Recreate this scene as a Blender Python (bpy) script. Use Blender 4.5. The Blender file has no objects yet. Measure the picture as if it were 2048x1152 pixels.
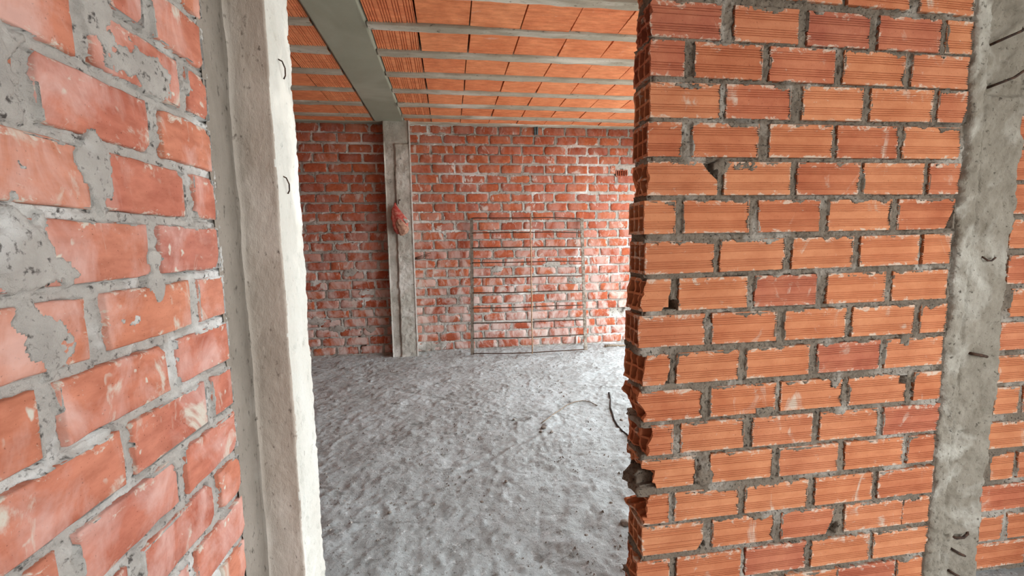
import bpy, math, random
import numpy as np
from mathutils import Matrix, Vector

random.seed(7)
scene = bpy.context.scene
col = scene.collection

# ------------------------------------------------------------------ camera
CAM_H = 1.29
RIGHT = (0.98999753, -0.14025255, -0.01530097)
UP = (0.03039219, 0.10609928, 0.99389097)
FWD = (0.13777232, 0.98441463, -0.10930060)
cam_data = bpy.data.cameras.new('camera')
cam_data.sensor_width = 36.0
cam_data.lens = 878.2 / 2048 * 36.0
cam_data.clip_start = 0.02
cam = bpy.data.objects.new('camera', cam_data)
cam.matrix_world = Matrix(((RIGHT[0], UP[0], -FWD[0], 0.0),
                           (RIGHT[1], UP[1], -FWD[1], 0.0),
                           (RIGHT[2], UP[2], -FWD[2], CAM_H),
                           (0, 0, 0, 1)))
col.objects.link(cam)
scene.camera = cam

# ------------------------------------------------------------------ light: overcast sky through the openings of the shell
world = bpy.data.worlds.new('overcast_sky')
scene.world = world
world.use_nodes = True
bg = world.node_tree.nodes['Background']
bg.inputs[0].default_value = (0.90, 0.955, 1.0, 1)
bg.inputs[1].default_value = 1.0
scene.view_settings.view_transform = 'Standard'
scene.view_settings.look = 'None'
scene.view_settings.gamma = 1.0
scene.view_settings.use_curve_mapping = False
scene.view_settings.exposure = 3.26

ROOM_H = 2.565
Y_BACK = 5.08
Y_PART = 1.27
X_LEFT = -0.53
FACADE_X = 2.45
OPEN_Y0, OPEN_Y1, OPEN_Z1 = 1.5, 4.95, 2.3 # facade opening of the far room
REAR_Y = -1.7
REAR_X0 = 1.75  # edge of an unseen corner opening added to brighten the near walls
SIDE_X, SIDE_Y0, SIDE_Y1, SIDE_Z1 = 2.6, -1.65, 0.25, 2.4     # opening in the side of the anteroom, behind the camera


def portal(name, loc, rot, sx, sy):
    l = bpy.data.lights.new(name, 'AREA')
    l.shape = 'RECTANGLE'
    l.size, l.size_y = sx, sy
    l.cycles.is_portal = True
    o = bpy.data.objects.new(name, l)
    o.location = loc
    o.rotation_euler = rot
    col.objects.link(o)


portal('facade_portal', (FACADE_X + .1, (OPEN_Y0 + OPEN_Y1) / 2, OPEN_Z1 / 2), (0, math.pi / 2, 0), OPEN_Z1, OPEN_Y1 - OPEN_Y0)
portal('rear_portal', ((REAR_X0 + SIDE_X) / 2, REAR_Y - .05, SIDE_Z1 / 2), (math.pi / 2, 0, 0), SIDE_X - REAR_X0, SIDE_Z1)
portal('anteroom_portal', (SIDE_X + .1, (SIDE_Y0 + SIDE_Y1) / 2, SIDE_Z1 / 2), (0, math.pi / 2, 0), SIDE_Z1, SIDE_Y1 - SIDE_Y0)

# ------------------------------------------------------------------ noise


LATTICE = {}


def vnoise(u, v, seed):
    if seed not in LATTICE:
        LATTICE[seed] = np.random.RandomState(seed).rand(256, 256)
    r = LATTICE[seed]
    iu, iv = np.floor(u).astype(int), np.floor(v).astype(int)
    fu, fv = u - iu, v - iv
    fu, fv = fu * fu * (3 - 2 * fu), fv * fv * (3 - 2 * fv)
    a, b = r[iu % 256, iv % 256], r[(iu + 1) % 256, iv % 256]
    c, d = r[iu % 256, (iv + 1) % 256], r[(iu + 1) % 256, (iv + 1) % 256]
    return ((a * (1 - fu) + b * fu) * (1 - fv) + (c * (1 - fu) + d * fu) * fv) * 2 - 1


def fbm(u, v, scale, seed, octaves=4, gain=.55):
    u, v = np.asarray(u, float), np.asarray(v, float)
    t, a, s = 0.0, 1.0, 0.0
    for k in range(octaves):
        t = t + a * vnoise(u * scale + 17.3 * k, v * scale + 9.1 * k, seed + k)
        s += a
        a *= gain
        scale *= 2.03
    return t / s * 1.5


# ------------------------------------------------------------------ mesh and object helpers
def mesh_np(name, verts, quads, smooth=True):
    me = bpy.data.meshes.new(name)
    verts = np.ascontiguousarray(verts, np.float32)
    quads = np.ascontiguousarray(quads, np.int32)
    me.vertices.add(len(verts))
    me.vertices.foreach_set('co', verts.ravel())
    me.loops.add(quads.size)
    me.loops.foreach_set('vertex_index', quads.ravel())
    me.polygons.add(len(quads))
    me.polygons.foreach_set('loop_start', np.arange(0, quads.size, 4, dtype=np.int32))
    me.polygons.foreach_set('loop_total', np.full(len(quads), 4, np.int32))
    me.polygons.foreach_set('use_smooth', np.full(len(quads), smooth))
    me.update(calc_edges=True)
    return me


def mesh_py(name, verts, faces, smooth=False):
    me = bpy.data.meshes.new(name)
    me.from_pydata([tuple(map(float, v)) for v in verts], [], faces)
    if smooth:
        me.polygons.foreach_set('use_smooth', np.full(len(me.polygons), True))
    me.update()
    return me


def grid_quads(nu, nv, off=0, flip=False):
    i, j = np.meshgrid(np.arange(nu - 1), np.arange(nv - 1), indexing='ij')
    a = (i * nv + j).ravel() + off
    q = np.stack([a, a + nv, a + nv + 1, a + 1], 1)
    return q[:, ::-1] if flip else q


def link(name, me, mat=None, parent=None, loc=(0, 0, 0), rotz=0.0):
    o = bpy.data.objects.new(name, me)
    if mat is not None and me is not None and not me.materials:
        me.materials.append(mat)
    col.objects.link(o)
    o.location = loc
    o.rotation_euler = (0, 0, rotz)
    if parent is not None:
        o.parent = parent
    return o


def tag(o, label, cat=None, group=None, kind=None):
    o['label'] = label
    if cat:
        o['category'] = cat
    if group:
        o['group'] = group
    if kind:
        o['kind'] = kind
    return o


class Boxes:
    def __init__(self):
        self.v, self.f = [], []

    def box(self, x0, x1, y0, y1, z0, z1):
        b = len(self.v)
        self.v += [(x0, y0, z0), (x1, y0, z0), (x1, y1, z0), (x0, y1, z0), (x0, y0, z1), (x1, y0, z1), (x1, y1, z1), (x0, y1, z1)]
        self.f += [[b + i for i in q] for q in ((3, 2, 1, 0), (4, 5, 6, 7), (0, 1, 5, 4), (1, 2, 6, 5), (2, 3, 7, 6), (3, 0, 4, 7))]
        return self

    def mesh(self, name):
        return mesh_py(name, self.v, self.f)


def tube_mesh(name, pts, r, n=8):
    pts = [Vector(p) for p in pts]
    rs = r if isinstance(r, (list, tuple)) else [r] * len(pts)
    v, f = [], []
    ref = Vector((0.31, 0.2, 0.93))
    for i, p in enumerate(pts):
        t = (pts[min(i + 1, len(pts) - 1)] - pts[max(i - 1, 0)]).normalized()
        a = t.cross(ref)
        if a.length < .2:
            a = t.cross(Vector((1, .1, 0)))
        a.normalize()
        b = t.cross(a)
        for k in range(n):
            th = 2 * math.pi * k / n
            v.append(p + (a * math.cos(th) + b * math.sin(th)) * rs[i])
    for i in range(len(pts) - 1):
        for k in range(n):
            f.append([i * n + k, i * n + (k + 1) % n, (i + 1) * n + (k + 1) % n, (i + 1) * n + k])
    f.append(list(range(n))[::-1])
    f.append([(len(pts) - 1) * n + k for k in range(n)])
    return mesh_py(name, v, f, True)


# ------------------------------------------------------------------ materials
def srgb(r, g, b):
    def c(x):
        x /= 255
        return x / 12.92 if x <= .04045 else ((x + .055) / 1.055) ** 2.4
    return (c(r), c(g), c(b), 1)


class Mat:
    def __init__(self, name, rough=.9):
        self.m = bpy.data.materials.new(name)
        self.m.use_nodes = True
        self.t = self.m.node_tree
        self.b = self.t.nodes['Principled BSDF']
        self.b.inputs['Roughness'].default_value = rough
        self.b.inputs['Specular IOR Level'].default_value = .25
        self.pos = self.t.nodes.new('ShaderNodeNewGeometry').outputs['Position']

    def node(self, kind, **kw):
        n = self.t.nodes.new(kind)
        for k, v in kw.items():
            setattr(n, k, v)
        return n

    def put(self, a, b):
        self.t.links.new(a, b)

    def mapped(self, scale=(1, 1, 1), src=None):
        n = self.node('ShaderNodeMapping')
        n.inputs['Scale'].default_value = scale
        self.put(src or self.pos, n.inputs['Vector'])
        return n.outputs[0]

    def shifted(self, amount=31.0):
        """world position moved by a different amount for each object"""
        oi = self.node('ShaderNodeObjectInfo')
        m = self.node('ShaderNodeVectorMath', operation='SCALE')
        m.inputs[0].default_value = (1, .7, 1.3)
        mm = self.node('ShaderNodeMath', operation='MULTIPLY')
        mm.inputs[1].default_value = amount
        self.put(oi.outputs['Random'], mm.inputs[0])
        self.put(mm.outputs[0], m.inputs['Scale'])
        a = self.node('ShaderNodeVectorMath', operation='ADD')
        self.put(self.pos, a.inputs[0])
        self.put(m.outputs[0], a.inputs[1])
        return a.outputs[0]

    def warped(self, vec, amount=.035, scale=40):
        n = self.node('ShaderNodeTexNoise')
        n.inputs['Scale'].default_value = scale
        self.put(vec, n.inputs['Vector'])
        m = self.node('ShaderNodeVectorMath', operation='SCALE')
        m.inputs['Scale'].default_value = amount
        self.put(n.outputs['Color'], m.inputs[0])
        a = self.node('ShaderNodeVectorMath', operation='ADD')
        self.put(vec, a.inputs[0])
        self.put(m.outputs[0], a.inputs[1])
        return a.outputs[0]

    def noise(self, scale, detail=4, rough=.6, vec=None, dist=0.0):
        n = self.node('ShaderNodeTexNoise')
        n.inputs['Scale'].default_value = scale
        n.inputs['Detail'].default_value = detail
        n.inputs['Roughness'].default_value = rough
        n.inputs['Distortion'].default_value = dist
        self.put(vec or self.pos, n.inputs['Vector'])
        return n.outputs['Fac']

    def ramp(self, fac, stops, interp='LINEAR'):
        n = self.node('ShaderNodeValToRGB')
        e = n.color_ramp.elements
        while len(e) > 1:
            e.remove(e[-1])
        e[0].position, e[0].color = stops[0]
        for p, c in stops[1:]:
            k = e.new(p)
            k.color = c
        n.color_ramp.interpolation = interp
        self.put(fac, n.inputs[0])
        return n.outputs[0]

    def mask(self, fac, lo, hi):
        n = self.node('ShaderNodeMapRange', clamp=True)
        n.inputs['From Min'].default_value = lo
        n.inputs['From Max'].default_value = hi
        self.put(fac, n.inputs['Value'])
        return n.outputs[0]

    def math(self, op, a, b):
        n = self.node('ShaderNodeMath', operation=op)
        for i, s in enumerate((a, b)):
            if isinstance(s, (int, float)):
                n.inputs[i].default_value = s
            else:
                self.put(s, n.inputs[i])
        return n.outputs[0]

    def mix(self, fac, a, b, mode='MIX'):
        n = self.node('ShaderNodeMix', data_type='RGBA', blend_type=mode)
        for i, s in ((0, fac), (6, a), (7, b)):
            if isinstance(s, (int, float, tuple)):
                n.inputs[i].default_value = s
            else:
                self.put(s, n.inputs[i])
        return n.outputs[2]

    def bump(self, fac, strength, dist=.003):
        n = self.node('ShaderNodeBump')
        n.inputs['Strength'].default_value = strength
        n.inputs['Distance'].default_value = dist
        self.put(fac, n.inputs['Height'])
        self.put(n.outputs[0], self.b.inputs['Normal'])

    def done(self, color):
        self.put(color, self.b.inputs['Base Color'])
        return self.m


def brick_material(name, tones, stain, stain_lo, stain_hi, stain_scale, film=None, splash=False, fine=90, stretch=(1, 1, 1), bump=.5, crust=.14, grain_lift=0.0, low_bloom=False):
    k = Mat(name, .92)
    oi = k.node('ShaderNodeObjectInfo')
    sh = k.shifted()
    c = k.ramp(oi.outputs['Random'], tones)
    broad = k.noise(7, 4, .6, sh)
    c = k.mix(k.mask(broad, .35, .7), k.mix(1.0, c, (.82, .72, .68, 1), 'MULTIPLY'), k.mix(.3, c, tones[2][1]))
    grain = k.noise(fine, 5, .65, k.mapped(stretch, sh))
    c = k.mix(k.mask(grain, .36, .66), k.mix(1.0, c, (.76 + grain_lift, .70 + grain_lift, .67 + grain_lift, 1), 'MULTIPLY'), c)
    pits = k.noise(260, 2, .5, sh)
    c = k.mix(k.mask(pits, .68, .74), c, k.mix(1.0, c, (.45, .42, .4, 1), 'MULTIPLY'))
    if film:                                  # thin pale cement wash
        wash = k.noise(film[1], 5, .65, k.mapped((1, 1, .6), sh), .6)
        amt = film[4]
        if low_bloom:                              # lime bloom, stronger towards the floor
            sz = k.node('ShaderNodeSeparateXYZ')
            k.put(k.pos, sz.inputs[0])
            amt = k.math('ADD', .15, k.math('MULTIPLY', k.mask(k.math('ADD', sz.outputs[2], k.math('MULTIPLY', k.noise(1.2, 3), 1.2)), 2.2, 1.2), .65))
        c = k.mix(k.math('MULTIPLY', k.mask(wash, film[2], film[3]), amt), c, film[0])
    st = k.noise(stain_scale, 6, .62, k.mapped((1, 1, .55), sh), .8)
    c = k.mix(k.math('MULTIPLY', k.mask(st, stain_lo, stain_hi), .9), c, stain)
    tc = k.node('ShaderNodeTexCoord')
    sep = k.node('ShaderNodeSeparateXYZ')
    k.put(tc.outputs['Generated'], sep.inputs[0])
    ex = k.math('MULTIPLY', k.math('MINIMUM', sep.outputs[0], k.math('SUBTRACT', 1.0, sep.outputs[0])), .22)
    ez = k.math('MULTIPLY', k.math('MINIMUM', sep.outputs[2], k.math('MULTIPLY', k.math('SUBTRACT', 1.0, sep.outputs[2]), .55)), .10)
    near = k.mask(k.math('MINIMUM', ex, ez), .016, .0)
    cr = k.math('ADD', k.noise(46, 6, .7, k.mapped((.7, .7, 1), sh), .5), k.math('MULTIPLY', near, crust))
    c = k.mix(k.math('MULTIPLY', k.mask(cr, .66, .74), .85), c, stain)      # mortar crust kept along the arrises
    if splash:
        v = k.node('ShaderNodeTexVoronoi')
        v.inputs['Scale'].default_value = 30
        k.put(k.warped(sh), v.inputs['Vector'])
        gate = k.mask(k.noise(9, 2, .5, sh), .52, .6)
        c = k.mix(k.math('MULTIPLY', k.mask(v.outputs['Distance'], .20, .10), gate), c, stain)
    k.bump(k.noise(fine * 1.6, 5, .7, sh), bump, .002)
    return k.done(c)


def cement_material(name, a, b, dark, pale, scale=18, grain=160, bump=.8, dist=.004, pits=.64, stretch=(1, 1, 1)):
    k = Mat(name, .95)
    p = k.mapped(stretch)
    c = k.mix(k.mask(k.noise(scale, 6, .6, p), .32, .68), a, b)
    c = k.mix(k.mask(k.noise(scale * .35, 4, .6, p, .5), .52, .66), c, pale)
    c = k.mix(k.mask(k.noise(grain, 4, .6, p), pits, pits + .12), c, dark)
    g = k.noise(grain * .7, 6, .72, p)
    c = k.mix(k.mask(g, .62, .8), c, k.mix(.5, c, pale))
    k.bump(g, bump, dist)
    return k.done(c)


M = {}
M['hollow'] = brick_material('orange_hollow_clay',
                             [(0, srgb(186, 113, 80)), (.25, srgb(198, 127, 88)), (.5, srgb(204, 138, 98)), (.72, srgb(198, 130, 94)), (.92, srgb(190, 115, 86)), (1, srgb(166, 97, 80))],
                             srgb(196, 178, 160), .63, .72, 11, stretch=(.3, .3, 1.3), fine=50, grain_lift=.14, crust=.19)
M['left_brick'] = brick_material('pink_red_solid_clay',
                                 [(0, srgb(178, 110, 92)), (.35, srgb(190, 120, 100)), (.7, srgb(196, 131, 103)), (1, srgb(180, 116, 102))],
                                 srgb(188, 182, 168), .60, .68, 9, film=(srgb(206, 172, 162), 9, .46, .68, .6), splash=True, fine=45, stretch=(1, .35, 1))
M['back_brick'] = brick_material('dark_red_solid_clay',
                                 [(0, srgb(168, 90, 66)), (.35, srgb(186, 100, 70)), (.7, srgb(192, 112, 76)), (1, srgb(172, 96, 76))],
                                 srgb(196, 182, 172), .58, .66, 10, film=(srgb(208, 192, 184), 7, .42, .60, .6), fine=40, low_bloom=True)
M['roof_block'] = brick_material('orange_roof_clay',
                                 [(0, srgb(240, 150, 104)), (.4, srgb(244, 158, 110)), (.8, srgb(246, 164, 116)), (1, srgb(240, 152, 104))],
                                 srgb(216, 170, 150), .66, .76, 8, stretch=(.3, 1, 1), fine=40, bump=.25, crust=.0)
M['mortar'] = cement_material('brown_grey_mortar', srgb(136, 123, 108), srgb(112, 100, 87), srgb(58, 51, 44), srgb(176, 167, 155), 16, 110, 1.0, .008, .56)
M['mortar_pale'] = cement_material('pale_blue_grey_mortar', srgb(178, 172, 164), srgb(153, 147, 140), srgb(80, 75, 71), srgb(212, 210, 206), 12, 75, 1.0, .008, .575)
M['mortar_back'] = cement_material('grey_mortar_with_lime', srgb(180, 174, 165), srgb(150, 144, 135), srgb(74, 68, 62), srgb(216, 214, 209), 6, 45, .9, .010, .60)
M['column'] = cement_material('board_marked_concrete', srgb(186, 174, 161), srgb(162, 150, 137), srgb(106, 95, 85), srgb(198, 188, 177), 9, 80, .9, .005, .62, (1, 1, .5))
M['jamb_strip'] = cement_material('brown_grey_joint_strip', srgb(146, 136, 125), srgb(126, 117, 106), srgb(80, 72, 64), srgb(164, 156, 146), 12, 80, 1.0, .007, .60, (1, 1, .5))
M['jamb_lit'] = cement_material('lit_cream_concrete', srgb(204, 202, 194), srgb(192, 188, 178), srgb(120, 112, 102), srgb(232, 228, 218), 7, 55, 1.0, .008, .655, (1, 1, .6))  # cream concrete, made paler to carry the daylight on the reveal
M['column_rough'] = cement_material('rough_pale_concrete', srgb(156, 147, 133), srgb(128, 119, 105), srgb(78, 70, 60), srgb(186, 180, 168), 11, 60, 1.0, .010, .60)
M['column_back'] = cement_material('weathered_grey_concrete', srgb(192, 189, 178), srgb(162, 158, 147), srgb(94, 90, 82), srgb(214, 211, 203), 7, 40, .9, .010, .61)
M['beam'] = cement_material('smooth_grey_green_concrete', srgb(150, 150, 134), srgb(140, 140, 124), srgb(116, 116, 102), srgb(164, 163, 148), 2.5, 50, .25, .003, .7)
M['joist'] = cement_material('pale_joist_concrete', srgb(186, 178, 162), srgb(154, 146, 130), srgb(92, 85, 74), srgb(208, 203, 190), 8, 45, .8, .008, .61, (.5, 1, 1))
M['slab'] = cement_material('dark_slab_concrete', srgb(120, 114, 104), srgb(104, 98, 90), srgb(80, 76, 70), srgb(132, 126, 116), 5, 60)


def floor_material():
    k = Mat('dusty_rough_concrete', .95)
    c = k.mix(k.mask(k.noise(2.2, 6, .62, None, .4), .36, .64), srgb(182, 188, 188), srgb(160, 163, 161))
    c = k.mix(k.mask(k.noise(5.5, 6, .7, k.mapped((1, 1.6, 1)), .9), .56, .68), c, srgb(126, 127, 123))
    c = k.mix(k.mask(k.noise(60, 5, .7), .58, .68), c, srgb(112, 106, 98))
    c = k.mix(k.mask(k.noise(28, 5, .7), .58, .68), c, srgb(208, 213, 212))
    k.bump(k.noise(45, 8, .75), .9, .012)
    return k.done(c)


M['floor'] = floor_material()


def plain(name, a, b, rough=.8, scale=30, metal=0.0):
    k = Mat(name, rough)
    k.b.inputs['Metallic'].default_value = metal
    return k.done(k.mix(k.mask(k.noise(scale, 5, .65), .4, .62), a, b))


M['rust'] = plain('rusty_steel', srgb(92, 66, 50), srgb(128, 104, 84), .85, 60)
M['rust_dark'] = plain('dark_rusty_wire', srgb(48, 36, 30), srgb(86, 62, 48), .8, 80)
M['bar_dirty'] = plain('mortar_splashed_steel', srgb(104, 92, 80), srgb(158, 150, 138), .9, 26)
M['bar_grey'] = plain('dull_grey_brown_steel', srgb(92, 82, 72), srgb(122, 110, 98), .85, 20)
M['bar_pale'] = plain('sandy_rusted_rebar', srgb(176, 148, 120), srgb(140, 108, 84), .85, 40)
M['bag'] = plain('red_net_plastic', srgb(176, 62, 56), srgb(196, 128, 112), .7, 38)
M['bag_fill'] = plain('crumpled_pale_filling', srgb(190, 150, 128), srgb(150, 110, 92), .9, 45)
M['bag_rag'] = plain('white_rag', srgb(214, 212, 204), srgb(180, 176, 168), .9, 40)
M['conduit'] = plain('blue_grey_plastic', srgb(96, 118, 124), srgb(72, 88, 92), .5, 30)
M['pale_pipe'] = plain('pale_plastic', srgb(216, 212, 204), srgb(190, 184, 176), .6, 30)
M['black'] = plain('black_rubber_and_shade', srgb(34, 31, 30), srgb(60, 55, 50), .7, 40)
M['stone'] = plain('dusty_stone', srgb(150, 143, 134), srgb(118, 110, 102), .95, 25)
M['twig'] = plain('dry_wood', srgb(150, 136, 118), srgb(110, 96, 82), .9, 50)
M['render_wall'] = cement_material('plain_cement_wall', srgb(184, 172, 158), srgb(170, 154, 140), srgb(140, 128, 116), srgb(200, 192, 180), 3, 60)
def brick_pattern_wall(name):
    k = Mat(name, .95)
    sp = k.node('ShaderNodeSeparateXYZ')
    k.put(k.pos, sp.inputs[0])
    cb_ = k.node('ShaderNodeCombineXYZ')
    k.put(k.math('ADD', sp.outputs[0], sp.outputs[1]), cb_.inputs[0])
    k.put(sp.outputs[2], cb_.inputs[1])
    t = k.node('ShaderNodeTexBrick')
    t.inputs['Scale'].default_value = 1.0
    t.inputs['Brick Width'].default_value = .2576
    t.inputs['Row Height'].default_value = .1065
    t.inputs['Mortar Size'].default_value = .009
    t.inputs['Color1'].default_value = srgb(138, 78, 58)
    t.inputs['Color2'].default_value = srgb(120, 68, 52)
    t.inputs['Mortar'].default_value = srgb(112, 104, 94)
    k.put(k.warped(cb_.outputs[0], .012, 12), t.inputs['Vector'])
    k.bump(t.outputs['Fac'], -.6, .008)
    return k.done(k.mix(k.mask(k.noise(8, 5, .6), .4, .62), t.outputs['Color'], k.mix(1.0, t.outputs['Color'], (.8, .76, .74, 1), 'MULTIPLY')))


M['dark_wall'] = brick_pattern_wall('dark_red_brickwork')  # kept dark so the unseen walls bounce little light into the left bay
M['ground'] = plain('bare_earth', srgb(196, 190, 180), srgb(178, 170, 160), .95, 2)

# ------------------------------------------------------------------ brickwork builders


def mortar_field(us, vs, bricks, seed, joint=-.005, rough=.003, smear=(.003, .003, .006, .0015), undercut=.006, patches=(), holes=(), nscale=30):
    """height of the mortar bed around bricks (u0,u1,v0,v1,slope); the brick faces lie at height 0"""
    U, V = np.meshgrid(us, vs, indexing='ij')
    n_edge = fbm(U, V, nscale, seed, 4)
    n_edge2 = fbm(U, V, nscale * 2.3, seed + 11, 3)
    n_rough = fbm(U, V, nscale * 2.6, seed + 23, 4, .7)
    n_big = fbm(U, V, nscale * .35, seed + 31, 3)
    D = np.full(U.shape, -1.0)
    R = np.full(U.shape, -1.0)
    und = np.zeros(U.shape)
    for (u0, u1, v0, v1, sl) in bricks:
        i0, i1 = np.searchsorted(us, [u0 - .012, u1 + .012])
        j0, j1 = np.searchsorted(vs, [v0 - .02, v1 + .02])
        if i1 <= i0 or j1 <= j0:
            continue
        s = (slice(i0, i1), slice(j0, j1))
        u, v = U[s], V[s] - sl * (U[s] - (u0 + u1) / 2)
        e, e2, b = n_edge[s], n_edge2[s], n_big[s]
        dl, dr, dt, db = u - u0, u1 - u, v1 - v, v - v0
        r = np.minimum(np.minimum(dl, dr), np.minimum(dt, db))
        w = np.clip(.35 + e + .6 * b, -.2, 2.0)
        w2 = np.clip(.3 + e2 * .7 + .8 * b, -.2, 1.6)
        d = np.minimum(np.minimum(dl - smear[0] * w, dr - smear[1] * w2), np.minimum(dt - smear[2] * w, db - smear[3] * w2))
        R[s] = np.maximum(R[s], r)
        D[s] = np.maximum(D[s], d)
        below = np.clip(1 - np.abs(db + .0035) / .0035, 0, 1) * (dl > -.004) * (dr > -.004) * np.clip(.6 + b * 1.6, 0, 1)
        und[s] = np.maximum(und[s], below)
    m = joint + rough * n_rough + .003 * n_big - undercut * und
    over = .0012 + .0009 * n_rough
    H = np.where(R > 0, over, np.minimum(m, over + .0005))
    for (uc, vc, ru, rv, th) in patches:
        q = 1 - np.sqrt(((U - uc) / ru) ** 2 + ((V - vc) / rv) ** 2) + .55 * n_edge + .25 * n_edge2
        D = np.where(q > 0, np.minimum(D, -q * .01), D)
        H = np.where(q > 0, np.maximum(H, np.minimum(q, .5) * 2 * th + .0012 * n_rough), H)
    t = np.clip(D / .0012, 0, 1)
    H = H * (1 - t) - .02 * t
    for (uc, vc, ru, rv, dp) in holes:
        q = 1 - np.sqrt(((U - uc) / ru) ** 2 + ((V - vc) / rv) ** 2) + .35 * n_edge2
        H = np.where(q > 0, np.minimum(H, -dp * np.clip(q * 4, 0, 1) + .004 * n_rough), H)
    return U, V, H


def sheet_mesh(name, us, vs, H, origin, uax, vax, nax):
    U, V = np.meshgrid(us, vs, indexing='ij')
    P = np.array(origin)[None, None] + U[..., None] * np.array(uax) + V[..., None] * np.array(vax) + H[..., None] * np.array(nax)
    flip = np.dot(np.cross(uax, vax), nax) < 0
    return mesh_np(name, P.reshape(-1, 3), grid_quads(len(us), len(vs), 0, flip))


def solid_brick_mesh(L, H, D, seed, nu=9, nv=5, irr=.002, rnd=.004, skew=0.0):
    """solid brick with worn arrises; local x along, z up, front towards -y (front face at y = 0)"""
    rs = np.random.RandomState(seed)
    us = np.concatenate([[0, rnd / L], np.linspace(0, 1, nu)[1:-1], [1 - rnd / L, 1]])
    vs = np.concatenate([[0, rnd / H], np.linspace(0, 1, nv)[1:-1], [1 - rnd / H, 1]])
    nU, nV = len(us), len(vs)
    U, V = np.meshgrid(us, vs, indexing='ij')
    so = seed * 3.7
    x = (U - .5) * L + irr * 1.3 * fbm(U * L + so, V * H, 22, seed % 50 + 3, 3) * np.where((U < .03) | (U > .97), 1, .3)
    z = (V - .5) * H + irr * fbm(U * L, V * H + so, 24, seed % 50 + 9, 3) * np.where((V < .1) | (V > .9), 1, .3) + skew * (U - .5) * L
    y = irr * .5 * fbm(U * L + so, V * H + so, 30, seed % 50 + 15, 3)
    edge = (U <= 0) | (U >= 1) | (V <= 0) | (V >= 1)
    y = y + np.where(edge, rnd * .8, 0)
    c = rs.rand(4)                                    # a worn corner here and there
    for k, (a, b) in enumerate(((0, 0), (1, 0), (0, 1), (1, 1))):
        if c[k] > .6:
            q = np.clip(1 - np.hypot((U - a) * L, (V - b) * H) / (.012 + .02 * (c[k] - .6)), 0, 1)
            y = y + q * .008
            x = x + (.5 - a) * 2 * q * .006
            z = z + (.5 - b) * 2 * q * .005
    front = np.stack([x, y, z], -1).reshape(-1, 3)
    ring = [i * nV for i in range(nU)] + [(nU - 1) * nV + j for j in range(1, nV)] + [i * nV + nV - 1 for i in range(nU - 2, -1, -1)] + [j for j in range(nV - 2, 0, -1)]
    back = front[ring].copy()
    back[:, 1] = D
    n0 = len(front)
    q = [list(a) for a in grid_quads(nU, nV)]
    m = len(ring)
    for k in range(m):
        a, b = ring[k], ring[(k + 1) % m]
        q.append([b, a, n0 + k, n0 + (k + 1) % m])
    return mesh_np('brick', np.vstack([front, back]), np.array(q))


GROOVES = [.17, .235, .30, .365, .64, .705, .77, .835]


def groove_stations(h, z0):
    zs, dy = [0.0], [.0015]
    zs += [.012]
    dy += [0.0]
    for g in GROOVES:
        zs += [g - .020, g - .009, g + .009, g + .018]
        dy += [0, .0032, .0032, 0]
    zs += [.988, 1.0]
    dy += [0, .0015]
    return [z * h + z0 for z in zs], dy


def hollow_brick_plain(L, h, depth, seed, cut_l=None, cut_r=None, slope=0.0):
    """extruded fluted brick seen from the front; cut_l / cut_r(t) shorten its ends at relative height t"""
    rs = random.Random(seed)
    zs, dy = groove_stations(h, -h / 2)
    n = len(zs)
    v, f = [], []
    for i, z in enumerate(zs):
        t = (z + h / 2) / h
        a = -L / 2 + (cut_l(t) if cut_l else 0) + rs.uniform(-.0015, .0015)
        b = L / 2 - (cut_r(t) if cut_r else 0) + rs.uniform(-.0015, .0015)
        v += [(a, dy[i], z + slope * a), (b, dy[i], z + slope * b), (a, depth, z + slope * a), (b, depth, z + slope * b)]
    for i in range(n - 1):
        a, b = 4 * i, 4 * i + 4
        f += [[a, a + 1, b + 1, b], [a + 1, a + 3, b + 3, b + 1], [a + 2, a, b, b + 2], [a + 3, a + 2, b + 2, b + 3]]
    f += [[0, 2, 3, 1], [4 * n - 4, 4 * n - 3, 4 * n - 1, 4 * n - 2]]
    return mesh_py('brick', v, f)


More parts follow.
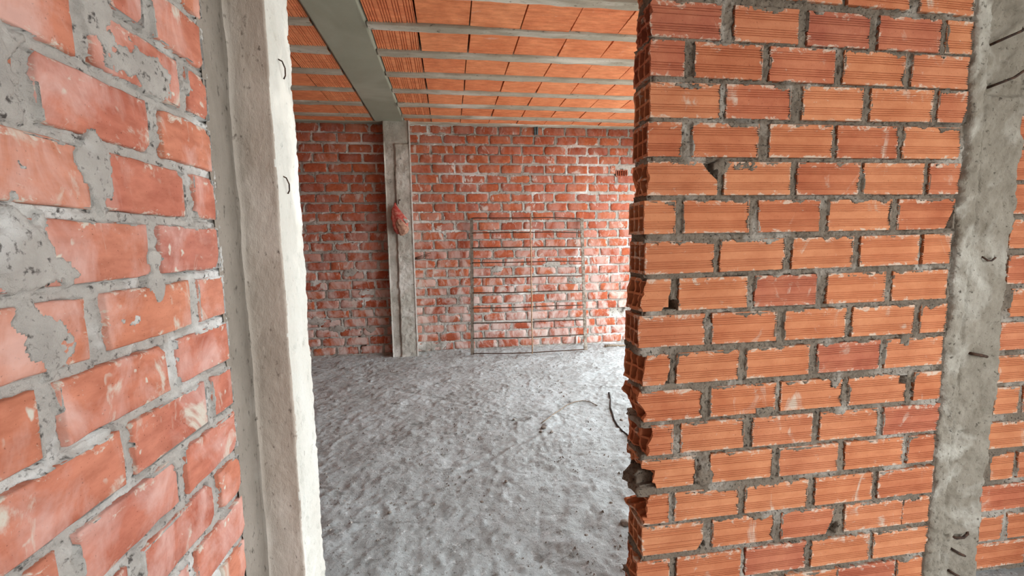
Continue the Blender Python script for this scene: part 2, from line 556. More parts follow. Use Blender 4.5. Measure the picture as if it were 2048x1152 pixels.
def hollow_brick_open(L, h, depth, seed, jag, lean, notch=None, cut_r=None, hole_depth=.11, slope=0.0):
    """fluted brick whose near end shows two rows of three holes; jag: how ragged its broken end is; lean: shift of the end's back edge"""
    w, web = .010, .007
    hw = (depth - 2 * w - 2 * web) / 3
    hh = (h - 2 * w - web) / 2
    ys = [0, w]
    for k in range(3):
        a = w + k * (hw + web)
        ys += [a + hw * .33, a + hw * .67, a + hw]
        if k < 2:
            ys += [a + hw + web]
    ys += [depth]
    gs, gd = groove_stations(h, 0)
    base = [0, w, w + hh * .5, w + hh, w + hh + web, w + hh * 1.5 + web, w + 2 * hh + web, h]
    zs = sorted(base + [g for g in gs[1:-1] if min(abs(g - b) for b in base) > .0012])
    gmap = lambda z: np.interp(z, gs, gd)

    def is_hole(y, z):
        iny = any(w + k * (hw + web) < y < w + k * (hw + web) + hw for k in range(3))
        inz = (w < z < w + hh) or (w + hh + web < z < h - w)
        return iny and inz
    nY, nZ = len(ys), len(zs)
    Yg, Zg = np.meshgrid(ys, zs, indexing='ij')
    off = lean * Yg / depth + jag * (fbm(Yg + seed * 1.7, Zg + seed * .9, 26, seed % 40 + 60, 3) * .8 + .25) + .0008 * fbm(Yg, Zg, 150, seed % 40 + 70, 2)
    if notch:
        off = off + notch(Yg / depth, Zg / h)
    X0 = -L / 2 + off
    Yd = Yg.copy()
    Yd[0] = [gmap(z) for z in zs]
    v, f = [], []
    idx = {}

    def vert(i, j, s):
        k = (i, j, s)
        if k not in idx:
            t = zs[j] / h
            if s == 0:
                x = X0[i, j]
            elif s == 1:
                x = max(-L / 2 + hole_depth, X0[i, j] + .02)
            else:
                x = L / 2 - (cut_r(t) if cut_r else 0)
            x = min(x, L / 2 - .004 + .004 * s / 2)
            idx[k] = len(v)
            v.append((x, Yd[i, j], zs[j] - h / 2 + slope * x))
        return idx[k]
    solid = np.zeros((nY - 1, nZ - 1), bool)
    for i in range(nY - 1):
        for j in range(nZ - 1):
            solid[i, j] = not is_hole((ys[i] + ys[i + 1]) / 2, (zs[j] + zs[j + 1]) / 2)
            s = 0 if solid[i, j] else 1
            f.append([vert(i, j, s), vert(i, j + 1, s), vert(i + 1, j + 1, s), vert(i + 1, j, s)])
    for i in range(nY - 1):
        for j in range(nZ - 1):
            if solid[i, j]:
                continue
            for (di, dj, e) in ((-1, 0, ((i, j), (i, j + 1))), (1, 0, ((i + 1, j + 1), (i + 1, j))), (0, -1, ((i + 1, j), (i, j))), (0, 1, ((i, j + 1), (i + 1, j + 1)))):
                if solid[i + di, j + dj]:
                    (a, b), (c, d) = e
                    f.append([vert(a, b, 0), vert(a, b, 1), vert(c, d, 1), vert(c, d, 0)])
    for j in range(nZ - 1):
        f.append([vert(0, j, 0), vert(0, j, 2), vert(0, j + 1, 2), vert(0, j + 1, 0)])
        f.append([vert(nY - 1, j, 2), vert(nY - 1, j, 0), vert(nY - 1, j + 1, 0), vert(nY - 1, j + 1, 2)])
    for i in range(nY - 1):
        f.append([vert(i, 0, 2), vert(i, 0, 0), vert(i + 1, 0, 0), vert(i + 1, 0, 2)])
        f.append([vert(i, nZ - 1, 0), vert(i, nZ - 1, 2), vert(i + 1, nZ - 1, 2), vert(i + 1, nZ - 1, 0)])
    return mesh_py('brick', v, f)


def lump_mesh(name, x0, x1, y0, y1, z0, z1, seed, amp=.005, n=(12, 14, 4), ragged=.012, peaks=30):
    """a rounded ragged block of mortar: subdivided box with noise, its low-x end broken"""
    nx, ny, nz = n
    v, f, idx = [], [], {}

    def vid(i, j, k):
        if (i, j, k) in idx:
            return idx[i, j, k]
        a, b, c = i / nx, j / ny, k / nz
        x, y, z = x0 + (x1 - x0) * a, y0 + (y1 - y0) * b, z0 + (z1 - z0) * c
        x += (1 - a) * ragged * float(fbm(y * 1.0 + seed, z + seed * .3, peaks, seed % 30 + 80, 3)) * 1.2
        s = float(fbm(x + y + seed, z * 2 + y, 55, seed % 30 + 90, 3))
        zc = (z0 + z1) / 2
        z = zc + (z - zc) * (1 + .0 * s) + amp * .5 * s
        y += amp * .7 * float(fbm(x + seed, z, 60, seed % 30 + 95, 3)) if 0 < b < 1 else amp * .6 * s
        x += amp * s * (1 - a)
        idx[i, j, k] = len(v)
        v.append((x, y, z))
        return idx[i, j, k]
    for j in range(ny):
        for k in range(nz):
            f.append([vid(0, j, k), vid(0, j, k + 1), vid(0, j + 1, k + 1), vid(0, j + 1, k)])
            f.append([vid(nx, j, k), vid(nx, j + 1, k), vid(nx, j + 1, k + 1), vid(nx, j, k + 1)])
    for i in range(nx):
        for k in range(nz):
            f.append([vid(i, 0, k), vid(i + 1, 0, k), vid(i + 1, 0, k + 1), vid(i, 0, k + 1)])
            f.append([vid(i, ny, k), vid(i, ny, k + 1), vid(i + 1, ny, k + 1), vid(i + 1, ny, k)])
    for i in range(nx):
        for j in range(ny):
            f.append([vid(i, j, 0), vid(i, j + 1, 0), vid(i + 1, j + 1, 0), vid(i + 1, j, 0)])
            f.append([vid(i, j, nz), vid(i + 1, j, nz), vid(i + 1, j + 1, nz), vid(i, j + 1, nz)])
    return mesh_py(name, v, f, True)


def profile_mesh(name, path, z_st, disp):
    """vertical surface over a plan path [(x,y)...]; disp(s, z, nx, ny) -> displacement along the outward (right-hand) normal"""
    p = np.array(path, float)
    seg = np.diff(p, axis=0)
    ln = np.hypot(seg[:, 0], seg[:, 1])
    s = np.concatenate([[0], np.cumsum(ln)])
    tn = np.gradient(p, axis=0)
    nrm = np.stack([tn[:, 1], -tn[:, 0]], 1)
    nrm /= np.linalg.norm(nrm, axis=1)[:, None]
    S, Z = np.meshgrid(s, z_st, indexing='ij')
    d = disp(S, Z)
    P = np.stack([p[:, 0][:, None] + nrm[:, 0][:, None] * d, p[:, 1][:, None] + nrm[:, 1][:, None] * d, Z], -1)
    return mesh_np(name, P.reshape(-1, 3), grid_quads(len(p), len(z_st)))


def densify(pts, step):
    out = []
    for a, b in zip(pts[:-1], pts[1:]):
        a, b = np.array(a, float), np.array(b, float)
        n = max(1, int(round(np.linalg.norm(b - a) / step)))
        out += [tuple(a + (b - a) * k / n) for k in range(n)]
    return out + [tuple(pts[-1])]


# ------------------------------------------------------------------ floor, ground and plain shell walls
def stations(lo, d0, d1, hi, fine, coarse):
    return np.concatenate([np.arange(lo, d0, coarse), np.arange(d0, d1, fine), np.arange(d1, hi + coarse * .5, coarse)])


fx = stations(-2.8, -1.9, 2.35, 3.45, .0115, .06)
fy = stations(REAR_Y, 1.35, 5.1, 5.2, .0115, .06)
FU, FV = np.meshgrid(fx, fy, indexing='ij')
fh = .008 * fbm(FU, FV, 1.3, 401, 3) + .009 * fbm(FU, FV * 1.2, 6, 411, 4)
lumps = fbm(FU + .2 * fbm(FU, FV, 3, 420, 2), FV, 16, 421, 4, .6)
fh += .012 * np.clip(lumps - .12, 0, 1) ** 1.3 + .0042 * fbm(FU, FV, 40, 431, 3, .8) - .010 * np.clip(fbm(FU, FV * 1.4, 22, 436, 3) - .45, 0, 1)
for (ax, ay, bx_, by_, w, dp) in ((.0, 2.35, .75, 2.9, .02, .008), (.05, 2.25, .5, 2.45, .018, .007), (.55, 1.75, 1.05, 2.25, .04, .012), (.45, 1.72, .9, 2.2, .03, .010), (-.55, 2.1, -.1, 2.2, .02, .007), (.9, 2.0, 1.25, 2.4, .03, .010), (-.6, 3.9, .2, 3.3, .02, .005), (.1, 3.5, 1.2, 3.45, .03, .005)):
    dx, dy_ = bx_ - ax, by_ - ay
    L2 = dx * dx + dy_ * dy_
    t = np.clip(((FU - ax) * dx + (FV - ay) * dy_) / L2, 0, 1)
    dist = np.hypot(FU - ax - t * dx, FV - ay - t * dy_) + .012 * fbm(FU, FV, 9, 441, 3)
    fh += .55 * dp * (-np.exp(-(dist / w) ** 2) + .7 * np.exp(-((dist - 1.8 * w) / w) ** 2))
bank = np.clip((FV - 4.85) / .23, 0, 1)
fh += .010 * bank ** 2 * (1 + .6 * fbm(FU, FV, 5, 451, 3))        # grit heaped along the foot of the back wall
floor = link('floor', sheet_mesh('floor', fx, fy, fh, (0, 0, 0), (1, 0, 0), (0, 1, 0), (0, 0, 1)), M['floor'])
tag(floor, 'rough dusty pale grey concrete floor with scrape marks', 'floor', kind='structure')


def floor_z(x, y):
    i, j = int(np.clip(np.searchsorted(fx, x), 0, len(fx) - 1)), int(np.clip(np.searchsorted(fy, y), 0, len(fy) - 1))
    return float(fh[i, j])


g = link('ground', mesh_py('ground', [(-30, -30, -.12), (40, -30, -.12), (40, 40, -.12), (-30, 40, -.12)], [[0, 1, 2, 3]]), M['ground'])
tag(g, 'bare pale earth outside the unfinished building', 'ground', kind='structure')


def shell(name, boxes, mat, label):
    b = Boxes()
    for q in boxes:
        b.box(*q)
    return tag(link(name, b.mesh(name), mat), label, 'wall', kind='structure')


shell('wall_far_left', [(-2.2, -2.05, 1.41, 5.25, -.1, ROOM_H + .2)], M['dark_wall'], 'unseen dark side wall of the inner room, set close to absorb light')  # moved in and darkened to keep bounced light off the left bay
shell('wall_facade', [(FACADE_X, FACADE_X + .15, 1.39, OPEN_Y0, -.1, ROOM_H + .2), (FACADE_X, FACADE_X + .15, OPEN_Y1, 5.25, -.1, ROOM_H + .2),
                      (FACADE_X, FACADE_X + .15, OPEN_Y0, OPEN_Y1, OPEN_Z1, ROOM_H + .2)], M['render_wall'], 'facade wall of the inner room with a wide open bay')
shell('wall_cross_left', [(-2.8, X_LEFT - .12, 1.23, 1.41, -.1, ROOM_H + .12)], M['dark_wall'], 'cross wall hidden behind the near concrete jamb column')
shell('wall_rear', [(-.7, REAR_X0, REAR_Y - .15, REAR_Y, -.1, ROOM_H + .2), (REAR_X0, SIDE_X + .15, REAR_Y - .15, REAR_Y, SIDE_Z1, ROOM_H + .2)], M['render_wall'], 'unseen rear wall of the anteroom with a corner opening added for light')
shell('wall_anteroom_right', [(SIDE_X, SIDE_X + .15, SIDE_Y1, 1.27, -.1, ROOM_H + .2), (SIDE_X, SIDE_X + .15, REAR_Y, SIDE_Y1, SIDE_Z1, ROOM_H + .2)], M['render_wall'], 'side wall of the anteroom with a tall open bay')

# ------------------------------------------------------------------ ceiling: slab, joists, hollow roof blocks, flat beam
cb = Boxes().box(-2.95, FACADE_X + .15, REAR_Y - .15, Y_BACK + .17, ROOM_H + .115, ROOM_H + .3)
ceiling = tag(link('ceiling', cb.mesh('ceiling'), M['slab']), 'ribbed ceiling of orange clay blocks between grey concrete joists', 'ceiling', kind='structure')
BEAM_X0, BEAM_X1 = -.761, -.434
JOIST_Y = [4.762 - .3852 * k for k in range(10)]
JW = .088


def rough_bar(name, x0, x1, y0, y1, z0, z1, seed, amp=.003, step=.03, across=6):
    """long concrete bar along x (or y when it is longer that way), underside and sides uneven"""
    along_x = (x1 - x0) > (y1 - y0)
    L = (x1 - x0) if along_x else (y1 - y0)
    n = max(8, int(L / step))
    prof = [(0, 1), (0, .5), (0, .12), (.06, 0)] + [(k / across, 0) for k in range(1, across)] + [(.94, 0), (1, .12), (1, .5), (1, 1)]
    S = np.linspace(0, 1, n + 1)
    W = np.array(prof)
    A, K = np.meshgrid(S * L, np.arange(len(prof)), indexing='ij')
    nz_ = fbm(A + seed, K * .03, 9, seed % 60 + 130, 4)
    nw = fbm(A + seed * 2, K * .3, 7, seed % 60 + 140, 4)
    wid = (y1 - y0) if along_x else (x1 - x0)
    w = W[K, 0] * wid + amp * nw * np.where(W[K, 0] < .5, 1, 1)
    z = z0 + W[K, 1] * (z1 - z0) + amp * .8 * nz_ * (W[K, 1] < .6)
    if along_x:
        P = np.stack([x0 + A, y0 + w, z], -1)
    else:
        P = np.stack([x0 + w, y0 + A, z], -1)
    return mesh_np(name, P.reshape(-1, 3), grid_quads(n + 1, len(prof), 0, along_x))


beam = link('beam', rough_bar('beam', BEAM_X0, BEAM_X1, 1.41, Y_BACK, ROOM_H - .004, ROOM_H + .13, 5, .0025, .03, 14), M['beam'], ceiling)
tag(beam, 'flat grey-green concrete beam flush with the ceiling')
trim = link('trim_1', rough_bar('trim_1', BEAM_X1 - .05, FACADE_X, 4.985, Y_BACK + .02, ROOM_H - .006, ROOM_H + .13, 8, .004), M['joist'])
tag(trim, 'pale concrete edge strip where the ceiling meets the back wall', 'trim', kind='structure')
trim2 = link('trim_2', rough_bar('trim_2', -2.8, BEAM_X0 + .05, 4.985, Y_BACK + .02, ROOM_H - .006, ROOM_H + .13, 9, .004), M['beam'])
tag(trim2, 'shaded concrete edge strip above the dark back wall bay', 'trim', kind='structure')
for k, y in enumerate(JOIST_Y):
    if y - JW / 2 < 1.42:
        continue
    w = JW * (1 + .10 * math.sin(k * 2.1))
    link('joist', rough_bar('joist', BEAM_X1 - .005, FACADE_X, y - w / 2, y + w / 2, ROOM_H - .010, ROOM_H + .12, 20 + k, .0045), M['joist'], ceiling)
    link('joist', rough_bar('joist', -2.8, BEAM_X0 + .005, y - w / 2, y + w / 2, ROOM_H - .010, ROOM_H + .12, 50 + k, .0045), M['joist'], ceiling)


def roof_block_mesh(lx, ly, along, fine):
    """clay ceiling block; its underside fluted along x or y"""
    n_across = ly if along == 'x' else lx
    n_along = lx if along == 'x' else ly
    prof = [(0, .004)]
    if fine:
        n = 18
        for k in range(n):
            a = (k + .12) / n
            wide = k in (4, 9, 13)
            dpt = 0 if wide else .007
            prof += [(a, 0), (a + .42 / n, 0), (a + .50 / n, dpt), (a + .80 / n, dpt), (a + .88 / n, 0)]
    else:
        for a in (.0, .155, .33, .50, .66, .83):
            prof += [(a + .02, 0), (a + .12, 0), (a + .128, .0024), (a + .150, .0024)]
    prof += [(.99, 0), (1, .004)]
    v, f = [], []
    for (a, d) in prof:
        c = (a - .5) * n_across
        for s in (-.5, .5):
            e = s * n_along
            v.append((e, c, d) if along == 'x' else (c, e, d))
    m = len(prof)
    for i in range(m - 1):
        q = [2 * i, 2 * i + 2, 2 * i + 3, 2 * i + 1]
        f.append(q if along == 'x' else q[::-1])
    top = len(v)
    for c in (-.5, .5):
        for s in (-.5, .5):
            v.append((s * n_along, c * n_across, .11) if along == 'x' else (c * n_across, s * n_along, .11))
    f += [[0, 1, top + 1, top], [2 * m - 2, top + 2, top + 3, 2 * m - 1], [1] + [2 * i + 1 for i in range(1, m)] + [top + 3, top + 1], [top, top + 2] + [2 * i for i in range(m - 1, -1, -1)]]
    me = mesh_py('ceiling_block', v, f)
    return me


BL = .302
BD = .3852 - JW + .02
blk_plain = roof_block_mesh(BL, BD, 'x', False)
blk_fine = roof_block_mesh(.272, BD, 'y', True)
blk_plain.materials.append(M['roof_block'])
blk_fine.materials.append(M['roof_block'])
rb = random.Random(3)
row_y = [(JOIST_Y[k] + JOIST_Y[k + 1]) / 2 for k in range(8)] + [4.762 + .1926 - .04]
for y in row_y:
    if y < 1.55:
        continue

    def put(me, x):
        o = link('ceiling_block', me, None, ceiling, (x, y + rb.uniform(-.002, .002), ROOM_H + rb.uniform(.000, .005)))
        o.rotation_euler = (rb.gauss(0, .004), rb.gauss(0, .006), rb.gauss(0, .012))
    put(blk_fine, BEAM_X1 + .139)
    x = -.15
    while x < 2.2:
        x1 = x + BL + rb.choice((.004, .006, .011))
        put(blk_plain, (x + x1) / 2)
        x = x1 + .002
    put(blk_fine, BEAM_X0 - .139)
    x = BEAM_X0 - .285
    while x > -2.2:
        put(blk_plain, x - BL / 2)
        x -= BL + rb.choice((.004, .008))

# ------------------------------------------------------------------ fluted brick partition on the near side
# course: height of the brick bottoms, slope along x, then the x span of each brick
PARTITION = [
    (2.003, -.0221, [(.588, .779), (.799, .971), (.997, 1.209), (1.229, 1.444), (1.485, 1.683)]),
    (1.869, -.0054, [(.594, .813), (.856, 1.065), (1.099, 1.313), (1.346, 1.571), (1.592, 1.693)]),
    (1.761, -.0059, [(.594, .7), (.733, .951), (.978, 1.199), (1.229, 1.449), (1.475, 1.687)]),
    (1.643, .0053, [(.596, .819), (.838, 1.053), (1.093, 1.303), (1.333, 1.561), (1.585, 1.694)]),
    (1.53, .0031, [(.591, .697), (.733, .95), (.987, 1.203), (1.223, 1.444), (1.463, 1.682)]),
    (1.416, .0022, [(.59, .821), (.841, 1.064), (1.089, 1.311), (1.327, 1.552), (1.573, 1.691)]),
    (1.3, .003, [(.583, .684), (.71, .929), (.961, 1.175), (1.21, 1.439), (1.466, 1.684)]),
    (1.177, .0097, [(.59, .816), (.837, 1.06), (1.087, 1.306), (1.333, 1.554), (1.573, 1.679)]),
    (1.062, .0038, [(.589, .675), (.702, .933), (.961, 1.18), (1.219, 1.436), (1.467, 1.681)]),
    (.948, .0019, [(.571, .793), (.818, 1.042), (1.073, 1.296), (1.323, 1.559), (1.585, 1.689)]),
    (.824, .0103, [(.593, .679), (.702, .916), (.942, 1.169), (1.201, 1.437), (1.458, 1.686)]),
    (.705, .0058, [(.572, .793), (.821, 1.054), (1.074, 1.303), (1.326, 1.551), (1.583, 1.69)]),
    (.592, .0016, [(.61, .695), (.722, .945), (.975, 1.195), (1.226, 1.448), (1.471, 1.695)]),
    (.478, .0007, [(.584, .778), (.83, 1.052), (1.077, 1.301), (1.33, 1.559), (1.582, 1.691)]),
    (.356, .0038, [(.613, .686), (.707, .935), (.96, 1.194), (1.223, 1.446), (1.471, 1.696)]),
    (.247, .0004, [(.595, .809), (.845, 1.07), (1.1, 1.3), (1.348, 1.579), (1.583, 1.695)]),
    (.126, .003, [(.569, .694), (.72, .952), (.973, 1.201), (1.224, 1.453), (1.471, 1.699)]),
    (.007, .0029, [(.584, .808), (.844, 1.1), (1.129, 1.334), (1.335, 1.568), (1.578, 1.692)]),
]
for k in range(4):                       # courses above the frame, up to the ceiling
    PARTITION.insert(0, (2.003 + .116 * (k + 1), 0, [(.59, .70), (.72, .945), (.965, 1.19), (1.21, 1.435), (1.455, 1.69)] if k % 2 else [(.59, .81), (.835, 1.06), (1.085, 1.31), (1.335, 1.56), (1.585, 1.69)]))
BRICK_H, BRICK_D = .1005, .122
# broken ends of the free edge, counted from the first course in view: raggedness, shift of the back edge
JAMB = {0: (.008, .012), 1: (.014, .006), 2: (.005, .002), 3: (.004, .004), 4: (.001, .006), 5: (.014, .012), 6: (.001, .004), 7: (.001, .002), 8: (.014, -.003),
        9: (.003, .010), 10: (.012, -.010), 11: (.016, .004), 12: (.018, -.004), 13: (.010, .004), 14: (.020, -.004), 15: (.004, .004), 16: (.014, .014), 17: (.006, 0)}
BACK_X = [.604, .600, .595, .599, .596, .600, .586, .591, .584, .579, .577, .574, .597, .590, .604, .599, .589, .589]


def lin(a, b):
    return lambda t: a + (b - a) * t


CUTS = {  # (visible course, brick): right-end profile over relative height
    (5, 0): lambda t: .004 + .055 * max(0, (t - .45) / .55) ** .8 if t > .45 else .003,
    (8, 0): lambda t: .030 * max(0, (.6 - t) / .6),
    (4, 4): lambda t: .02 * max(0, abs(t - .5) * 2 - .6),
    (6, 4): lambda t: .035 * max(0, (.75 - t) / .75),
    (11, 3): lambda t: .028 if t > .62 else 0.0,
    (15, 2): lambda t: .026 * max(0, (.65 - t) / .65),
    (15, 0): lambda t: .022 * max(0, (.3 - t) / .3),
    (3, 4): lambda t: .016 * max(0, (.4 - t) / .4),
    (10, 0): lambda t: .018 * max(0, (.5 - t) / .5),
    (13, 0): lambda t: .012 * max(0, (.7 - t)),
}
rects, rowinfo = [], []
for r, (z0, sl, row) in enumerate(PARTITION):
    for i, (a, b) in enumerate(row):
        zc = z0 + sl * ((a + b) / 2 - .6)
        rects.append((a - (.03 if i == 0 else 0), b, zc, zc + BRICK_H, sl))
us = np.arange(.585, 1.705, .0037)
vs = np.arange(-.02, ROOM_H + .11, .0037)
holes = [(.684, 1.077, .020, .024, .06), (1.310, .262, .018, .022, .06), (1.212, .80, .007, .014, .03), (.812, .262, .008, .010, .03), (1.575, 1.19, .006, .014, .02),
         (1.214, 1.80, .004, .018, .02), (.835, 1.33, .005, .012, .02)]
patches = [(.835, 1.505, .035, .022, .004), (.80, 1.02, .016, .020, .002), (1.275, .80, .018, .02, .002), (.81, .52, .025, .035, .004), (1.02, .71, .05, .016, .001),
           (.905, 1.505, .055, .014, .001), (.72, 1.735, .05, .010, .001), (1.30, .695, .03, .016, .001), (1.6, .355, .06, .012, .001), (1.53, .93, .03, .02, .0008)]
U, V, H = mortar_field(us, vs, rects, 200, -.0060, .0048, (.007, .009, .012, .0025), .009, patches, holes)
# left border of the bed joints follows the broken edge
zc_rows = sorted((z0, (BACK_X[min(max(r - 4, 0), 17)] + row[0][0]) / 2) for r, (z0, sl, row) in enumerate(PARTITION))
edge_x = np.interp(vs, [q[0] for q in zc_rows], [q[1] for q in zc_rows]) + .006 * fbm(vs, vs * 0, 30, 77, 3)
for r, (z0, sl, row) in enumerate(PARTITION):
    inb = (vs > z0 + .006) & (vs < z0 + BRICK_H - .006)
    edge_x[inb] = row[0][0] + (.07 if r - 4 in (13, 14, 11, 12) else .04)
PX = np.maximum(U, edge_x[None, :])
P = np.stack([PX, Y_PART - H, V], -1)
wall_right = link('wall_right', mesh_np('wall_right', P.reshape(-1, 3), grid_quads(len(us), len(vs))), M['mortar'])
tag(wall_right, 'partition of orange fluted hollow bricks with a broken open-ended free edge', 'wall', kind='structure')
core = Boxes().box(.705, 1.70, Y_PART + .03, Y_PART + BRICK_D - .004, -.05, ROOM_H + .11)
link('mortar_core', core.mesh('mortar_core'), M['mortar'], wall_right)
for r, (z0, sl, row) in enumerate(PARTITION):
    vr = r - 4
    for i, (a, b) in enumerate(row):
        zc = z0 + sl * ((a + b) / 2 - .6) + BRICK_H / 2
        L = b - a
        cut = CUTS.get((vr, i))
        prd = random.Random(r * 10 + i)
        if i == 0:
            jag, _ = JAMB.get(vr, (.004, 0))
            lean = (BACK_X[vr] if 0 <= vr < 18 else .60) - a
            notch = None
            if vr == 13:
                notch = lambda yy, zz: .045 * np.clip((.72 - zz) / .1, 0, 1) * np.clip(1.3 - yy, 0, 1) + .01 * (zz < .2)
            if vr == 14:
                notch = lambda yy, zz: .02 * (zz > .3) * (yy > .15) - .015 * (zz < .25)
            if vr == 11:
                notch = lambda yy, zz: .022 * np.clip((.75 - zz) / .5, 0, 1)
            if vr in (8, 10, 12):
                notch = lambda yy, zz: .012 * (zz - .7)
            me = hollow_brick_open(L, BRICK_H, BRICK_D, r * 13 + 5, jag, lean, notch, cut, slope=sl)
        else:
            me = hollow_brick_plain(L, BRICK_H, BRICK_D * .8, r * 7 + i, None, cut, slope=sl)
        o = link('brick', me, M['hollow'], wall_right, ((a + b) / 2, Y_PART + prd.uniform(-.0015, .0015), zc))
    # bed of mortar under this course, seen on the free edge
    xe = (row[0][0] + (BACK_X[vr] if 0 <= vr < 18 else .60)) / 2
    below = PARTITION[r + 1][0] + BRICK_H if r + 1 < len(PARTITION) else z0 - .012
    lo, hi = below - .004, z0 + .003
    if hi - lo > .006:
        big = vr in (12, 13)
        link('mortar_bed', lump_mesh('mortar_bed', xe + .005 + prd.uniform(-.004, .005) - (.012 if big else 0), .78, Y_PART + .004, Y_PART + BRICK_D - .003, lo, hi, r * 11 + 3, .004, (14, 14, 4), .010, 30), M['mortar'], wall_right)
# lump of mortar left in the deeply broken course
link('mortar_bed', lump_mesh('mortar_bed', .582, .66, Y_PART + .035, Y_PART + .112, .474, .522, 91, .014, (10, 10, 6), .020, 26), M['mortar'], wall_right)

# ------------------------------------------------------------------ tie column beside the partition
cxs = np.arange(1.655, 1.945, .005)
czs = np.arange(-.02, ROOM_H + .11, .005)
CU, CV = np.meshgrid(cxs, czs, indexing='ij')
e_l = 1.690 + .012 * fbm(czs, czs * 0, 9, 301, 4) + .006 * fbm(czs, czs * 0 + 3, 40, 302, 3)
e_r = 1.922 + .012 * fbm(czs, czs * 0 + 7, 9, 303, 4) + .006 * fbm(czs, czs * 0 + 5, 40, 304, 3)
ridge = 1.752 + .006 * fbm(czs, czs * 0 + 2, 5, 305, 3)
ch = .004 + .006 * fbm(CU, CV, 14, 306, 4, .65) + .0045 * fbm(CU, CV, 50, 307, 3, .7)
ch += np.where(CU < ridge[None], .007 * np.clip((ridge[None] - CU) / .01, 0, 1), 0)
ch -= .006 * np.exp(-((CU - ridge[None] - .004) / .004) ** 2)
upper = np.clip((CV - 1.735 - .01 * fbm(CU, CV, 12, 308, 2)) / .012, 0, 1)
ch -= .014 * upper * np.clip((CU - ridge[None]) / .006, 0, 1)             # smooth recessed pour above
inside = np.minimum((CU - e_l[None]), (e_r[None] - CU))
ch = np.where(inside < 0, -.03, ch * np.clip(inside / .012, 0.3, 1))
for (xc, zc, rx, rz, dp) in ((1.742, .597, .010, .009, .03), (1.802, .583, .026, .006, .02), (1.816, 1.203, .014, .010, .008), (1.772, .186, .009, .008, .02), (1.825, .180, .04, .006, .014), (1.86, .17, .02, .02, .008), (1.775, .43, .01, .005, .01)):
    q = 1 - np.hypot((CU - xc) / rx, (CV - zc) / rz) + .3 * fbm(CU, CV, 70, 309, 2)
    ch = np.where(q > 0, ch - dp * np.clip(q * 2, 0, 1), ch)
tie = link('concrete_column', sheet_mesh('concrete_column', cxs, czs, ch, (0, Y_PART, 0), (1, 0, 0), (0, 0, 1), (0, -1, 0)), M['column_rough'])
tag(tie, 'rough pale concrete tie column with rusty wire stubs beside fluted bricks', 'column', kind='structure')
link('column_core', Boxes().box(1.70, 1.915, Y_PART + .02, Y_PART + .125, -.05, ROOM_H + .11).mesh('column_core'), M['column_rough'], tie)


def bent_wire(pts, r):
    return link('tie_wire', tube_mesh('tie_wire', pts, r, 8), M['rust_dark'], tie)


yf = Y_PART
bent_wire([(1.770, yf + .010, 1.899), (1.785, yf - .018, 1.908), (1.825, yf - .034, 1.926), (1.862, yf - .040, 1.952), (1.895, yf - .042, 1.985)], .0042)
bent_wire([(1.776, yf + .010, 1.765), (1.790, yf - .016, 1.773), (1.822, yf - .030, 1.786), (1.850, yf - .034, 1.806)], .0042)
bent_wire([(1.800, yf + .004, 1.214), (1.803, yf - .012, 1.203), (1.813, yf - .016, 1.194), (1.828, yf - .016, 1.194), (1.845, yf - .014, 1.204)], .0030)
bent_wire([(1.792, yf + .004, .870), (1.800, yf - .016, .869), (1.825, yf - .018, .864), (1.852, yf - .014, .857)], .0050)
bent_wire([(1.795, yf + .010, .180), (1.810, yf - .010, .176), (1.835, yf - .012, .177), (1.858, yf - .008, .186), (1.872, yf + .006, .197)], .0048)
bent_wire([(1.793, yf + .004, .136), (1.803, yf - .014, .130), (1.828, yf - .018, .115), (1.850, yf - .012, .103)], .0044)
bent_wire([(1.796, yf + .004, .046), (1.806, yf - .014, .040), (1.830, yf - .018, .026), (1.846, yf - .012, .012)], .0044)

# brickwork beyond the tie column
END = [(1.912, 1.689, 1), (1.917, 1.579, 0), (1.921, 1.467, 1), (1.923, 1.352, 0), (1.929, 1.233, 1), (1.937, 1.108, 0), (1.962, .99, 1), (1.933, .869, 0), (1.925, .748, 0), (1.939, .63, 1), (1.918, .498, 0),
       (1.949, .375, 1), (1.923, .253, 0), (1.931, .133, 1), (1.923, .022, 0)]
END = [(1.915, 1.689 + .117 * k, k % 2) for k in range(7, 0, -1)] + END
erects = []
wall_end_z = np.arange(-.02, ROOM_H + .11, .0055)
us_e = np.concatenate([np.arange(1.90, 2.30, .0045), np.arange(2.30, 2.62, .02)])
for (x0, z0, short) in END:
    spans = [(x0, x0 + .105), (x0 + .125, x0 + .35), (x0 + .37, x0 + .595)] if short else [(x0, x0 + .23), (x0 + .25, x0 + .475), (x0 + .495, x0 + .66)]
    for (a, b) in spans:
        if a < 2.56:
            erects.append((a, min(b, 2.59), z0, z0 + BRICK_H, 0))
U, V, H = mortar_field(us_e, wall_end_z, erects, 260, -.005, .003, (.007, .007, .009, .002), .007, [], [(2.052, .40, .012, .02, .05)])
wall_end = link('wall_right_end', sheet_mesh('wall_right_end', us_e, wall_end_z, H, (0, Y_PART + .008, 0), (1, 0, 0), (0, 0, 1), (0, -1, 0)), M['mortar'])
tag(wall_end, 'orange fluted brickwork continuing on the far side of the rough tie column', 'wall', kind='structure')
link('mortar_core', Boxes().box(1.90, FACADE_X, Y_PART + .04, Y_PART + .125, -.05, ROOM_H + .11).mesh('mortar_core'), M['mortar'], wall_end)
for q, (a, b, z0, z1, _) in enumerate(erects):
    if a > 2.30:
        continue
    link('brick', hollow_brick_plain(b - a, BRICK_H, .08, 900 + q), M['hollow'], wall_end, ((a + b) / 2, Y_PART + .008, (z0 + z1) / 2))

